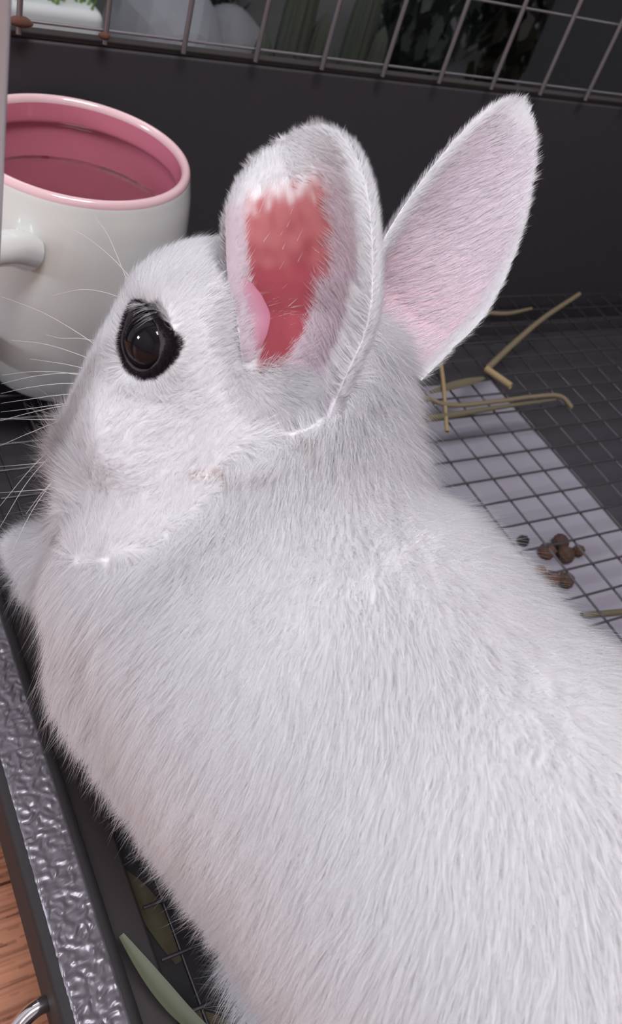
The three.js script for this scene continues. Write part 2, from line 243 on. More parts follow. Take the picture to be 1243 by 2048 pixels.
// ---------------------------------------------------------------- the rabbit
const rabbit = thing('rabbit', 'white rabbit with dark ringed eyes and pink ears crouching on the wire floor', 'rabbit', [0, 0, 0]);
const A3 = (v) => V(v[0], v[1], v[2]);
const HEAD = V(0.1344, 0.1788, -0.2295), MUZ = V(0.1129, 0.1512, -0.2243);
const EYE_S = V(0.1025, 0.192, -0.2212), EYE_N = V(-0.8582, 0.4619, 0.2238).normalize(), EYE_U = V(0.142353, 0.690532, -0.709155), EYE_R = 0.011;
EYE_U.addScaledVector(EYE_N, -EYE_U.dot(EYE_N)).normalize(); const EYE_V = EYE_U.clone().cross(EYE_N).normalize();
const EYE_C = EYE_S.clone().addScaledVector(EYE_N, -0.0078);
const bones = [                                                             // [a, ra, b, rb]
  [[0.19, 0.088, 0.04], 0.0735, [0.18, 0.096, -0.05], 0.074], [[0.18, 0.096, -0.05], 0.074, [0.157, 0.102, -0.13], 0.0705], [[0.157, 0.102, -0.13], 0.0705, [0.136, 0.1, -0.185], 0.058],
  [[0.148, 0.11, -0.16], 0.0585, [0.15, 0.1765, -0.2125], 0.0365], [[0.168, 0.1625, -0.187], 0.024, [0.176, 0.181, -0.207], 0.0185],
  [[0.1344, 0.1788, -0.2295], 0.036, [0.1139, 0.1517, -0.2243], 0.0262], [[0.1139, 0.1517, -0.2243], 0.025, [0.107, 0.143, -0.232], 0.016],
  [[0.126, 0.158, -0.236], 0.028, [0.1215, 0.143, -0.262], 0.016],
  [[0.12, 0.142, -0.212], 0.028, [0.126, 0.115, -0.192], 0.042],
  [[0.107, 0.13, -0.224], 0.0185, [0.115, 0.1, -0.2], 0.036],
  [[0.114, 0.065, -0.18], 0.038, [0.151, 0.055, -0.07], 0.042], [[0.215, 0.06, -0.1], 0.05, [0.235, 0.06, 0.0], 0.06],
  [[0.118, 0.085, -0.2], 0.028, [0.104, 0.045, -0.25], 0.017], [[0.104, 0.045, -0.25], 0.016, [0.091, 0.024, -0.28], 0.01], [[0.165, 0.07, -0.2], 0.028, [0.165, 0.02, -0.255], 0.015],
  [[0.128, 0.018, 0.0], 0.016, [0.124, 0.015, -0.075], 0.012], [[0.255, 0.018, 0.0], 0.016, [0.262, 0.015, -0.075], 0.012], [[0.19, 0.08, 0.125], 0.02, [0.19, 0.1, 0.145], 0.018],
].map(([a, ra, b, rb]) => { const d = [b[0] - a[0], b[1] - a[1], b[2] - a[2]]; return { a, d, ra, rb, l: d[0] ** 2 + d[1] ** 2 + d[2] ** 2 }; });
const smin = (a, b, k) => { const h = Math.max(k - Math.abs(a - b), 0) / k; return Math.min(a, b) - h * h * k * 0.25; };
const EYE2_N = V(0.55, 0.1, -0.83).normalize(), EYE2_C = HEAD.clone().addScaledVector(EYE2_N, 0.0285), EYE2_S = HEAD.clone().addScaledVector(EYE2_N, 0.036);
const hollows = [];                                                          // room for the ears' hollows
function bodyField(x, y, z) {
  let m = 1;
  for (const q of bones) {
    const px = x - q.a[0], py = y - q.a[1], pz = z - q.a[2];
    const t = clamp((px * q.d[0] + py * q.d[1] + pz * q.d[2]) / q.l, 0, 1), ex = px - t * q.d[0], ey = py - t * q.d[1], ez = pz - t * q.d[2];
    m = smin(m, Math.sqrt(ex * ex + ey * ey + ez * ez) - q.ra - (q.rb - q.ra) * t, 0.014);
  }
  const e = Math.hypot(x - EYE_C.x, y - EYE_C.y, z - EYE_C.z) - 0.0118;      // the orbit
  let o = -smin(-m, e, 0.002);
  for (const h of hollows) { const d = Math.hypot(x - h[0], y - h[1], z - h[2]) - h[3]; if (d < 0.01) o = -smin(-o, d, 0.004); }
  return o;
}
function surfaceNets(f, lo, hi, h) {
  const n = [0, 1, 2].map((i) => Math.ceil((hi[i] - lo[i]) / h) + 1), S = new Float32Array(n[0] * n[1] * n[2]), at = (i, j, k) => i + n[0] * (j + n[1] * k);
  for (let k = 0; k < n[2]; k++) for (let j = 0; j < n[1]; j++) for (let i = 0; i < n[0]; i++) S[at(i, j, k)] = f(lo[0] + i * h, lo[1] + j * h, lo[2] + k * h);
  const id = new Int32Array(S.length).fill(-1), P = [], I = [];
  for (let k = 0; k < n[2] - 1; k++) for (let j = 0; j < n[1] - 1; j++) for (let i = 0; i < n[0] - 1; i++) {
    let c = 0, sx = 0, sy = 0, sz = 0; const v = [];
    for (let q = 0; q < 8; q++) v.push(S[at(i + (q & 1), j + ((q >> 1) & 1), k + (q >> 2))]);
    for (let q = 0; q < 8; q++) for (const b of [1, 2, 4]) { if (q & b) continue; const r = q | b; if (v[q] < 0 === v[r] < 0) continue; const t = v[q] / (v[q] - v[r]); c++; sx += (q & 1) + (b === 1 ? t : 0); sy += ((q >> 1) & 1) + (b === 2 ? t : 0); sz += (q >> 2) + (b === 4 ? t : 0); }
    if (c) { id[at(i, j, k)] = P.length / 3; P.push(lo[0] + (i + sx / c) * h, lo[1] + (j + sy / c) * h, lo[2] + (k + sz / c) * h); }
  }
  const quad = (a, b, c, d, flip) => { if (a < 0 || b < 0 || c < 0 || d < 0) return; if (flip) I.push(a, c, b, a, d, c); else I.push(a, b, c, a, c, d); };
  for (let k = 1; k < n[2] - 1; k++) for (let j = 1; j < n[1] - 1; j++) for (let i = 1; i < n[0] - 1; i++) {
    const s = S[at(i, j, k)] < 0;
    if (s !== S[at(i + 1, j, k)] < 0) quad(id[at(i, j - 1, k - 1)], id[at(i, j, k - 1)], id[at(i, j, k)], id[at(i, j - 1, k)], !s);
    if (s !== S[at(i, j + 1, k)] < 0) quad(id[at(i - 1, j, k - 1)], id[at(i - 1, j, k)], id[at(i, j, k)], id[at(i, j, k - 1)], !s);
    if (s !== S[at(i, j, k + 1)] < 0) quad(id[at(i - 1, j - 1, k)], id[at(i, j - 1, k)], id[at(i, j, k)], id[at(i - 1, j, k)], !s);
  }
  const g = new THREE.BufferGeometry(), N = [], e = 0.0006;
  for (let i = 0; i < P.length; i += 3) {
    const [x, y, z] = [P[i], P[i + 1], P[i + 2]], nx = f(x + e, y, z) - f(x - e, y, z), ny = f(x, y + e, z) - f(x, y - e, z), nz = f(x, y, z + e) - f(x, y, z - e), l = Math.hypot(nx, ny, nz) || 1;
    const d = f(x, y, z); P[i] -= (d * nx) / l; P[i + 1] -= (d * ny) / l; P[i + 2] -= (d * nz) / l; N.push(nx / l, ny / l, nz / l);
  }
  g.setAttribute('position', new THREE.Float32BufferAttribute(P, 3)); g.setAttribute('normal', new THREE.Float32BufferAttribute(N, 3)); g.setIndex(I); return g;
}
// outlines round the eye, in the eye's own plane, metres (v right, u up)
const eyeOpening = [[-40, 45], [-44, 0], [-38, -35], [-20, -58], [8, -62], [32, -45], [42, -15], [36, 20], [14, 50], [-15, 68], [-30, 62]].map(([a, b]) => [a * 0.000185, b * 0.000159]);
const eyePatch = [[-38, 76], [-8, 74], [20, 46], [50, 14], [86, -12], [64, -42], [32, -68], [-8, -76], [-39, -49], [-45, -5], [-42, 42]].map(([a, b]) => [a * 0.000185, b * 0.000159]);
function reach(poly, a) {                                                    // distance to a closed outline along the angle a
  const c = Math.cos(a), s = Math.sin(a); let best = 0;
  for (let i = 0; i < poly.length; i++) { const [x1, y1] = poly[i], [x2, y2] = poly[(i + 1) % poly.length], dx = x2 - x1, dy = y2 - y1, den = c * dy - s * dx; if (Math.abs(den) < 1e-12) continue; const t = (x1 * dy - y1 * dx) / den, w = (x1 * s - y1 * c) / den; if (t > 0 && w >= -1e-6 && w <= 1 + 1e-6) best = Math.max(best, t); }
  return best;
}
const smoothReach = (poly) => { const n = 72, r = []; for (let i = 0; i < n; i++) r.push(reach(poly, (i / n) * 2 * Math.PI)); const q = r.map((_, i) => (r[(i + n - 2) % n] + r[(i + n - 1) % n] * 2 + r[i] * 2 + r[(i + 1) % n] * 2 + r[(i + 2) % n]) / 8); return (a) => { const t = ((a / (2 * Math.PI)) % 1 + 1) % 1 * n, i = Math.floor(t); return lerp(q[i % n], q[(i + 1) % n], t - i); }; };
const openAt = smoothReach(eyeOpening), patchAt = smoothReach(eyePatch);
function eyePlane(p) { const d = p.clone().sub(EYE_S); return { v: d.dot(EYE_V), u: d.dot(EYE_U), n: d.dot(EYE_N) }; }

const WHITE = [0.93, 0.915, 0.93], DARK = [0.028, 0.02, 0.026];
// ---- ears: a curled sheet along a bent axis, closed round its edge
function makeEar(base, mid, tip, facing, W, [bw, peak, e1, e2], carve, openBase, openMid, openTip, thick, pinkOf) {
  const c = new THREE.QuadraticBezierCurve3(A3(base), A3(mid), A3(tip)), NU = 60, NV = 40, P = [], I = [], fur = [];
  const loop = 2 * (NV + 1);
  for (let i = 0; i <= NU; i++) {
    const u = i / NU, p = c.getPoint(u), ax = c.getTangent(u).normalize(), F = A3(facing).addScaledVector(ax, -A3(facing).dot(ax)).normalize(), Sd = ax.clone().cross(F).normalize();
    const w = Math.max(0.0004, W * (u < peak ? lerp(bw, 1, sstep(0, peak, u)) : Math.pow(Math.max(0, 1 - Math.pow((u - peak) / (1 - peak), e1)), e2)));
    const ph = u < 0.45 ? lerp(openBase, openMid, sstep(0, 0.45, u)) : lerp(openMid, openTip, sstep(0.45, 1, u)), rho = w / Math.sin(Math.min(ph, Math.PI / 2));
    if (u > 0.1 && u < carve && i % 2 === 0) { const o = p.clone().addScaledVector(F, rho * Math.cos(Math.min(ph, 1.2))); hollows.push([o.x, o.y, o.z, rho * 0.92]); }
    for (const side of [1, -1]) for (let j = 0; j <= NV; j++) {
      const v = side > 0 ? -1 + (2 * j) / NV : 1 - (2 * j) / NV, th = thick * 0.5 * Math.sqrt(Math.max(0, 1 - Math.pow(Math.abs(v), 6))) * sstep(1.02, 0.9, u) + 0.0001, r = rho + side * th, a = v * ph;
      const q = p.clone().addScaledVector(Sd, Math.sin(a) * r).addScaledVector(F, -Math.cos(a) * r + rho * Math.cos(Math.min(ph, 1.2)));
      P.push(q.x, q.y, q.z);
      fur.push({ u, v, inner: side < 0, ax, F, Sd });
    }
  }
  for (let i = 0; i < NU; i++) for (let j = 0; j < loop; j++) { const a = i * loop + j, b = i * loop + ((j + 1) % loop); I.push(a, a + loop, b, b, a + loop, b + loop); }
  const g = new THREE.BufferGeometry(); g.setAttribute('position', new THREE.Float32BufferAttribute(P, 3)); g.setIndex(I); g.computeVertexNormals();
  const N = g.attributes.normal, mid0 = 30 * loop + NV / 2, chk = V(N.getX(mid0), N.getY(mid0), N.getZ(mid0)).dot(fur[mid0].F);
  if (chk > 0) { for (let k = 0; k < I.length; k += 3) { const t = I[k + 1]; I[k + 1] = I[k + 2]; I[k + 2] = t; } g.setIndex(I); g.computeVertexNormals(); }   // outer side looks away from the opening
  const C = []; for (const q of fur) C.push(...pinkOf(q));
  g.setAttribute('color', new THREE.Float32BufferAttribute(C, 3));
  return { g, fur };
}
const mix3 = (a, b, t) => [lerp(a[0], b[0], t), lerp(a[1], b[1], t), lerp(a[2], b[2], t)];
const PINK = [0.34, 0.056, 0.076], CORAL = [0.5, 0.16, 0.165], DEEP = [0.74, 0.5, 0.56], ROSE = [0.78, 0.52, 0.58], PALE = [0.84, 0.74, 0.79];
const LILAC = [0.78, 0.6, 0.68];
const earWall = ({ u, v }) => { const r = u < 0.3 ? lerp(-0.7, 0.06, u / 0.3) : lerp(0.06, 0.45, (u - 0.3) / 0.55); return sstep(r - 0.08, r + 0.22, v + 0.08 * noise(u * 9, v * 4, 9)); };      // the furred wall of the hollow
const nearEar = makeEar([0.1445, 0.187, -0.1905], [0.1355, 0.2375, -0.195], [0.1442, 0.2518, -0.2352], [-0.78, 0.42, 0.32], 0.0245, [0.68, 0.42, 4.0, 0.5], 0.7, 1.5, 1.06, 0.4, 0.0046,
  (q) => q.inner ? mix3(mix3(mix3(PINK, CORAL, sstep(0.42, 0.78, q.u + 0.12 * noise(q.u * 7, q.v * 4, 5))), LILAC, earWall(q)), WHITE, Math.max(sstep(0.76, 0.88, -q.v), sstep(0.7, 0.97, q.v), sstep(0.76, 0.9, q.u + 0.05 * noise(q.u * 9, q.v * 5, 2)))) : mix3(PALE, WHITE, 0.5));
const farEar = makeEar([0.1875, 0.1945, -0.2067], [0.2089, 0.2200, -0.2114], [0.2437, 0.2656, -0.2501], [-0.25, 0.5, 0.85], 0.024, [0.72, 0.4, 2.0, 0.58], 0, 1.5, 0.8, 0.5, 0.0024,
  ({ u, v, inner }) => inner ? mix3(mix3(DEEP, PALE, sstep(0.3, 0.85, u)), WHITE, Math.max(sstep(0.82, 0.99, Math.abs(v)), sstep(0.88, 0.98, u))) : mix3(PALE, WHITE, 0.5));
const skin = surfaceNets(bodyField, [0.05, -0.002, -0.31], [0.31, 0.235, 0.175], 0.003);
{
  const p = skin.attributes.position, C = [];
  for (let i = 0; i < p.count; i++) { const q = eyePlane(V(p.getX(i), p.getY(i), p.getZ(i))), r = Math.hypot(q.v, q.u), a = Math.atan2(q.u, q.v), k = Math.abs(q.n) < 0.02 ? sstep(patchAt(a) * 1.08, patchAt(a) * 0.95, r) : 0; C.push(...mix3([0.88, 0.86, 0.87], DARK, k)); }
  skin.setAttribute('color', new THREE.Float32BufferAttribute(C, 3));
}
const stripped = (g) => { const q = g.clone(); for (const k of Object.keys(q.attributes)) if (!['position', 'normal', 'color'].includes(k)) q.deleteAttribute(k); return q; };
// fold at the front edge of the near ear's opening
const fold = (() => {
  const P = [], I = [], C = [], NU = 22, NT = 8, loop = 82, a = nearEar.g.attributes.position.array;
  for (const off of [0, 1]) for (let i = 0; i <= NU; i++) {
    const u = 0.1 + (0.42 * i) / NU, k = Math.round(u * 60) * loop, q = nearEar.fur[k], r = u * 60 - Math.floor(u * 60), k0 = Math.floor(u * 60) * loop * 3, k1 = k0 + loop * 3;
    const e = V(lerp(a[k0], a[k1], r), lerp(a[k0 + 1], a[k1 + 1], r), lerp(a[k0 + 2], a[k1 + 2], r)), m0 = (Math.floor(u * 60) * loop + 61) * 3, across = V(a[m0], a[m0 + 1], a[m0 + 2]).sub(e), w = 0.42 * across.length() * Math.pow(Math.sin(Math.PI * Math.pow(clamp((i + 0.3) / (NU + 0.6), 0, 1), 0.85)), 0.8); across.normalize();
    for (let j = 0; j <= NT; j++) { const t = j / NT, p = e.clone().addScaledVector(across, t * w).addScaledVector(q.F, -0.001 + 0.2 * w * Math.sin(t * 2.6) - off * 0.0009 * (1 - t * 0.7)); P.push(p.x, p.y, p.z); C.push(...mix3([0.62, 0.47, 0.58], [0.48, 0.17, 0.24], t)); }
  }
  const L = (NU + 1) * (NT + 1);
  for (let i = 0; i < NU; i++) for (let j = 0; j < NT; j++) { const b = i * (NT + 1) + j; I.push(b, b + NT + 1, b + 1, b + 1, b + NT + 1, b + NT + 2, L + b, L + b + 1, L + b + NT + 1, L + b + 1, L + b + NT + 2, L + b + NT + 1); }
  const g = new THREE.BufferGeometry(); g.setAttribute('position', new THREE.Float32BufferAttribute(P, 3)); g.setAttribute('color', new THREE.Float32BufferAttribute(C, 3)); g.setIndex(I); g.computeVertexNormals(); return g;
})();
const furSkin = std([1, 1, 1], 0.85, 0, { vertexColors: true });
part('body', mergeGeometries([stripped(skin), stripped(nearEar.g), stripped(farEar.g), stripped(fold)]), furSkin, rabbit);

// ---- fur
const furSets = { pos: [], nor: [], col: [], idx: [] };
let strands = 0;
const T1 = V(), T2 = V(), T3 = V();
function strand(root, n, dir, bend, len, w, col, tipCol) {
  // ribbon of two pieces and a point, its flat side turned roughly outwards
  const s = T1.copy(dir).cross(n); if (s.lengthSq() < 1e-8) s.set(1, 0, 0); s.normalize();
  const o = T2.copy(n).addScaledVector(dir, -n.dot(dir)).normalize(), a = (rand() - 0.5) * 1.9; s.multiplyScalar(Math.cos(a)).addScaledVector(o, Math.sin(a));
  const { pos, nor, col: cc, idx } = furSets, k = pos.length / 3;
  for (let i = 0; i < 2; i++) {
    const t = i * 0.5, x = root.x + dir.x * len * t + bend.x * len * t * t, y = root.y + dir.y * len * t + bend.y * len * t * t, z = root.z + dir.z * len * t + bend.z * len * t * t, ww = w * (i ? 0.8 : 1) * 0.5;
    pos.push(x - s.x * ww, y - s.y * ww, z - s.z * ww, x + s.x * ww, y + s.y * ww, z + s.z * ww); nor.push(n.x, n.y, n.z, n.x, n.y, n.z); const q = i ? tipCol : col; cc.push(q[0], q[1], q[2], q[0], q[1], q[2]);
  }
  pos.push(root.x + dir.x * len + bend.x * len, root.y + dir.y * len + bend.y * len, root.z + dir.z * len + bend.z * len); nor.push(n.x, n.y, n.z); cc.push(tipCol[0], tipCol[1], tipCol[2]);
  // winding so that the face looks to the same side as n
  const e1 = T3.copy(dir), fn = s.clone().cross(e1);
  if (fn.dot(n) > 0) idx.push(k, k + 1, k + 2, k + 1, k + 3, k + 2, k + 2, k + 3, k + 4); else idx.push(k, k + 2, k + 1, k + 1, k + 2, k + 3, k + 2, k + 4, k + 3);
  strands++;
}
function scatter(g, count, weightOf, grow) {
  const p = g.attributes.position, N = g.attributes.normal, I = g.index.array, cum = []; let total = 0;
  const a = V(), b = V(), c = V();
  for (let i = 0; i < I.length; i += 3) { a.fromBufferAttribute(p, I[i]); b.fromBufferAttribute(p, I[i + 1]); c.fromBufferAttribute(p, I[i + 2]); const ar = b.clone().sub(a).cross(c.clone().sub(a)).length() * 0.5; total += ar * weightOf(a, I[i]); cum.push(total); }
  const root = V(), n = V(), tmp = V();
  for (let s = 0; s < count; s++) {
    const r = (s + rand()) / count * total; let lo = 0, hi = cum.length - 1; while (lo < hi) { const m = (lo + hi) >> 1; if (cum[m] < r) lo = m + 1; else hi = m; }
    const i0 = I[lo * 3], i1 = I[lo * 3 + 1], i2 = I[lo * 3 + 2]; let u = rand(), v = rand(); if (u + v > 1) { u = 1 - u; v = 1 - v; }
    a.fromBufferAttribute(p, i0); b.fromBufferAttribute(p, i1); c.fromBufferAttribute(p, i2); root.copy(a).multiplyScalar(1 - u - v).addScaledVector(b, u).addScaledVector(c, v);
    n.fromBufferAttribute(N, i0).multiplyScalar(1 - u - v); tmp.fromBufferAttribute(N, i1); n.addScaledVector(tmp, u); tmp.fromBufferAttribute(N, i2); n.addScaledVector(tmp, v).normalize();
    grow(root, n, i0);
  }
}
// partings below the ear where the coat is short and stained brownish
const partings = [
  [[0.1216, 0.1910, -0.1901], [0.1249, 0.1895, -0.1835], [0.1291, 0.1889, -0.1771]],
  [[0.1327, 0.1951, -0.1825], [0.1399, 0.1954, -0.1777], [0.1453, 0.1943, -0.1742]],
  [[0.1337, 0.1918, -0.1768], [0.1369, 0.1900, -0.1719], [0.1410, 0.1896, -0.1693], [0.1409, 0.1871, -0.1660]],
  [[0.1090, 0.1662, -0.1815], [0.1159, 0.1740, -0.1740], [0.1218, 0.1784, -0.1703], [0.1273, 0.1807, -0.1667]],
  [[0.1262, 0.1970, -0.1907], [0.1296, 0.1950, -0.1854]],
].flatMap((c) => { const k = new THREE.CatmullRomCurve3(c.map(A3)); return k.getPoints(16); });
const headBack = HEAD.clone().sub(MUZ).normalize(), sum = V();
scatter(skin, 760000, (p) => {
  const head = sstep(0.075, 0.05, Math.min(p.distanceTo(HEAD), p.distanceTo(MUZ)));
  let w = lerp(1, 2.6, head); if (p.y < 0.03) w *= 0.35; if (p.z > 0.02) w *= 0.3; if (p.x > 0.2 && p.y < 0.1) w *= 0.3; return w;
}, (p, n) => {
  const q = eyePlane(p), er = Math.hypot(q.v, q.u), ea = Math.atan2(q.u, q.v), nearEye = Math.abs(q.n) < 0.02, open = openAt(ea), patch = patchAt(ea);
  if (nearEye && er < open + 0.0012) return;
  const other = p.distanceTo(EYE2_S); if (other < 0.0085) return;
  const hd = Math.min(p.distanceTo(HEAD), p.distanceTo(MUZ)), head = sstep(0.062, 0.046, hd), leg = sstep(0.05, 0.025, p.y) * sstep(-0.2, -0.23, p.z);
  const flank = clamp(1 - n.y, 0, 1.6);
  const body = T3.set(lerp(-0.55, 0.4, sstep(0.15, 0.25, p.x)), -0.75 * flank, 0.95 - 0.75 * flank).clone();
  const flow = body.multiplyScalar(1 - head).addScaledVector(T1.copy(headBack).addScaledVector(V(0, -0.55, 0), 1), head);
  if (nearEye && er < 0.022) { const out = EYE_V.clone().multiplyScalar(Math.cos(ea)).addScaledVector(EYE_U, Math.sin(ea)); flow.addScaledVector(out, 1.2 * sstep(0.022, 0.011, er)); }
  const chin = sstep(0.15, 0.135, p.y) * sstep(0.034, 0.024, Math.hypot(p.x - 0.104, p.y - 0.128, p.z + 0.226)); if (chin > 0) flow.addScaledVector(V(-0.9, -0.2, -0.1), 1.1 * chin);
  if (leg > 0) flow.lerp(T1.set(-0.4, -0.1, -1), leg);
  // clumps of hair lean together
  const f1 = 70, f2 = 330;
  flow.x += 0.22 * noise(p.x * f1, p.y * f1, p.z * f1) + 0.16 * noise2(p.x * f2, p.y * f2, p.z * f2);
  flow.y += 0.22 * noise(p.x * f1 + 7, p.y * f1, p.z * f1) + 0.16 * noise2(p.x * f2 + 7, p.y * f2, p.z * f2);
  flow.z += 0.22 * noise(p.x * f1, p.y * f1 + 7, p.z * f1) + 0.16 * noise2(p.x * f2, p.y * f2 + 7, p.z * f2);
  flow.addScaledVector(n, -flow.dot(n)).normalize();
  const muz = sstep(0.034, 0.02, p.distanceTo(MUZ)), plush = Math.max(sstep(0.05, 0.5, n.y), sstep(-0.1, 0.3, n.x)) * (1 - head), lift = lerp(lerp(0.55, 0.95, plush), 0.62, head) + 0.3 * chin + (rand() - 0.5) * 0.4;
  const dir = flow.clone().multiplyScalar(Math.cos(lift)).addScaledVector(n, Math.sin(lift)); dir.x += (rand() - 0.5) * 0.34; dir.y += (rand() - 0.5) * 0.34; dir.z += (rand() - 0.5) * 0.34; dir.normalize();
  let bowl = 0; if (head > 0) for (const h of hollows.slice(0, 5)) { const d = Math.hypot(p.x - h[0], p.y - h[1], p.z - h[2]) - h[3]; if (d < 0.0012) { bowl = 1; break; } }
  if (bowl) { dir.copy(n).multiplyScalar(0.5).addScaledVector(flow.clone().multiplyScalar(-1), 0.55).addScaledVector(V(-0.5, 0.3, -0.5), 0.6); dir.x += (rand() - 0.5) * 0.5; dir.y += (rand() - 0.5) * 0.5; dir.z += (rand() - 0.5) * 0.5; dir.normalize(); }
  let len = lerp(lerp(0.0135, 0.0105, plush), 0.0044, head) * (0.65 + 0.6 * rand()); if (rand() < 0.09) len *= 1.5; if (leg > 0.5) len *= 0.6; len *= 1 + 2.2 * chin * rand();
  let col = WHITE; const tone = 0.93 + 0.1 * rand(); col = [WHITE[0] * tone, WHITE[1] * tone, WHITE[2] * tone];
  if (p.z > -0.195 && p.z < -0.16 && p.y > 0.15) { let d = 1; for (const k of partings) d = Math.min(d, p.distanceTo(k)); d += 0.0008 * noise(p.x * 900, p.y * 900, p.z * 900); const k = sstep(0.0028, 0.0008, d); if (k > 0) { len *= 1 - 0.8 * k; col = mix3(col, [0.42, 0.3, 0.25], k * 0.75); } }
  if (other < 0.0115) { col = DARK; len = 0.002; }
  if (nearEye && er < patch * 1.03 && er < 0.02) { col = DARK; len = 0.0014 + 0.0014 * rand(); }
  if (bowl) len = 0.004 + 0.003 * rand();
  const bend = bowl ? V(0, 0.15, 0) : T2.copy(flow).multiplyScalar(0.28).addScaledVector(n, lerp(-0.2, -0.08, plush)).clone();
  strand(p, n, dir, bend, len, lerp(0.000115, 0.0001, head) * (0.75 + 0.5 * rand()), col, col);
});
function earFur(ear, count, spec) {
  scatter(ear.g, count, (p, i) => spec.weight(ear.fur[i]), (p, n, i) => {
    const q = ear.fur[i], s = spec.style(q, p); if (!s) return;
    const flow = q.ax.clone().multiplyScalar(s.along).addScaledVector(q.Sd, s.across);
    flow.x += 0.2 * noise2(p.x * 260, p.y * 260, p.z * 260); flow.y += 0.2 * noise2(p.x * 260 + 5, p.y * 260, p.z * 260); flow.z += 0.2 * noise2(p.x * 260, p.y * 260 + 5, p.z * 260);
    flow.addScaledVector(n, -flow.dot(n)).normalize(); const lift = s.lift + (rand() - 0.5) * 0.4, dir = flow.clone().multiplyScalar(Math.cos(lift)).addScaledVector(n, Math.sin(lift)); dir.x += (rand() - 0.5) * 0.25; dir.y += (rand() - 0.5) * 0.25; dir.z += (rand() - 0.5) * 0.25; dir.normalize();
    const tone = 0.94 + 0.1 * rand(), col = [s.col[0] * tone, s.col[1] * tone, s.col[2] * tone];
    strand(p, n, dir, flow.clone().multiplyScalar(0.2).addScaledVector(n, -0.12), s.len * (0.6 + 0.7 * rand()), 0.00014 * (0.8 + 0.4 * rand()), col, col);
  });
}
const lid = (() => {
  const P = [], I = [], rings = [[0, 0.0001, 0], [0.08, 0.0007, 0], [0.2, 0.0011, 0], [0.4, 0.001, 0], [0.7, 0.0006, 0], [1, -0.0004, 0]], NA = 72;
  for (const [t, h] of rings) for (let i = 0; i < NA; i++) {
    const a = (i / NA) * 2 * Math.PI, r = lerp(openAt(a), patchAt(a), t), vx = Math.cos(a) * r, ux = Math.sin(a) * r;
    const zs = Math.sqrt(Math.max(0, EYE_R ** 2 - Math.min(r, EYE_R * 0.98) ** 2)) - 0.0078, zh = -(r * r) / (2 * 0.034), z = lerp(zs, Math.max(zs, zh), sstep(0, 0.5, t)) + h;
    const p = EYE_S.clone().addScaledVector(EYE_V, vx).addScaledVector(EYE_U, ux).addScaledVector(EYE_N, z); P.push(p.x, p.y, p.z);
  }
  for (let k = 0; k < rings.length - 1; k++) for (let i = 0; i < NA; i++) { const a = k * NA + i, b = k * NA + ((i + 1) % NA); I.push(a, a + NA, b, b, a + NA, b + NA); }
  const g = new THREE.BufferGeometry(); g.setAttribute('position', new THREE.Float32BufferAttribute(P, 3)); g.setIndex(I); g.computeVertexNormals();
  return g;
})();
scatter(lid, 5200, (p, i) => [0, 0, 0.6, 1, 1, 1][Math.floor(i / 72)], (p, n) => {
  const q = eyePlane(p), a = Math.atan2(q.u, q.v), out = EYE_V.clone().multiplyScalar(Math.cos(a)).addScaledVector(EYE_U, Math.sin(a)).addScaledVector(EYE_N, 0.45);
  out.x += (rand() - 0.5) * 0.5; out.y += (rand() - 0.5) * 0.5; out.z += (rand() - 0.5) * 0.5; strand(p, EYE_N, out.normalize(), V(0, -0.1, 0), 0.0014 + 0.0012 * rand(), 0.00011, DARK, DARK);
});
// pale lashes over the upper lid
for (let i = 0; i < 46; i++) {
  const a = 0.75 + rand() * 1.5, r = openAt(a) + 0.0012 + 0.0012 * rand(), p = EYE_S.clone().addScaledVector(EYE_V, Math.cos(a) * r).addScaledVector(EYE_U, Math.sin(a) * r).addScaledVector(EYE_N, 0.0008 - (r * r) / 0.068);
  const d = EYE_N.clone().multiplyScalar(0.9).addScaledVector(EYE_U, -0.35 + 0.3 * rand()).addScaledVector(EYE_V, -0.55 + 0.4 * rand()).normalize(); strand(p, EYE_N, d, EYE_U.clone().multiplyScalar(-0.35), 0.005 + 0.004 * rand(), 0.00009, WHITE, WHITE);
}
const edge = (q) => sstep(0.8, 0.95, Math.max(Math.abs(q.v), q.u * 0.97));
earFur(nearEar, 75000, {
  weight: (q) => q.u < 0.1 ? (q.inner ? 0.3 : 1.4) : q.inner ? Math.max(0.003, edge(q) * 3 + sstep(0.92, 0.97, Math.abs(q.v)) * 6, sstep(0.76, 0.88, -q.v) * 2, sstep(0.8, 0.9, q.u) * 1.8, earWall(q) * (q.u < 0.35 ? 2 : 1.2)) : 1 + 2.5 * edge(q) + sstep(0.92, 0.97, Math.abs(q.v)) * 6,
  style: (q) => q.inner ? { along: q.u < 0.35 ? 0.6 : 0.8, across: -0.6 * Math.sign(q.v), lift: 0.32 + 0.5 * edge(q), len: q.u < 0.4 && earWall(q) > 0.2 ? 0.0065 : 0.0034, col: mix3(WHITE, LILAC, 0.5 * sstep(1, 0.5, q.v) * sstep(0.88, 0.7, q.u)) } : { along: 1, across: 0.5 * q.v, lift: 0.25 + 0.6 * edge(q), len: 0.0038, col: WHITE },
});
earFur(farEar, 50000, {
  weight: (q) => q.inner ? (q.u > 0.85 || Math.abs(q.v) > 0.8 ? 2.2 : lerp(0.45, 1, sstep(0.3, 0.7, q.u))) : 0.8,
  style: (q) => q.inner ? { along: 0.8, across: lerp(0.5, 0.1, edge(q)), lift: 0.22 + 0.35 * edge(q), len: lerp(0.0062, 0.003, edge(q)), col: mix3([0.9, 0.83, 0.88], WHITE, edge(q)) } : { along: 1, across: 0.25 * q.v, lift: 0.5, len: 0.0034, col: WHITE },
});
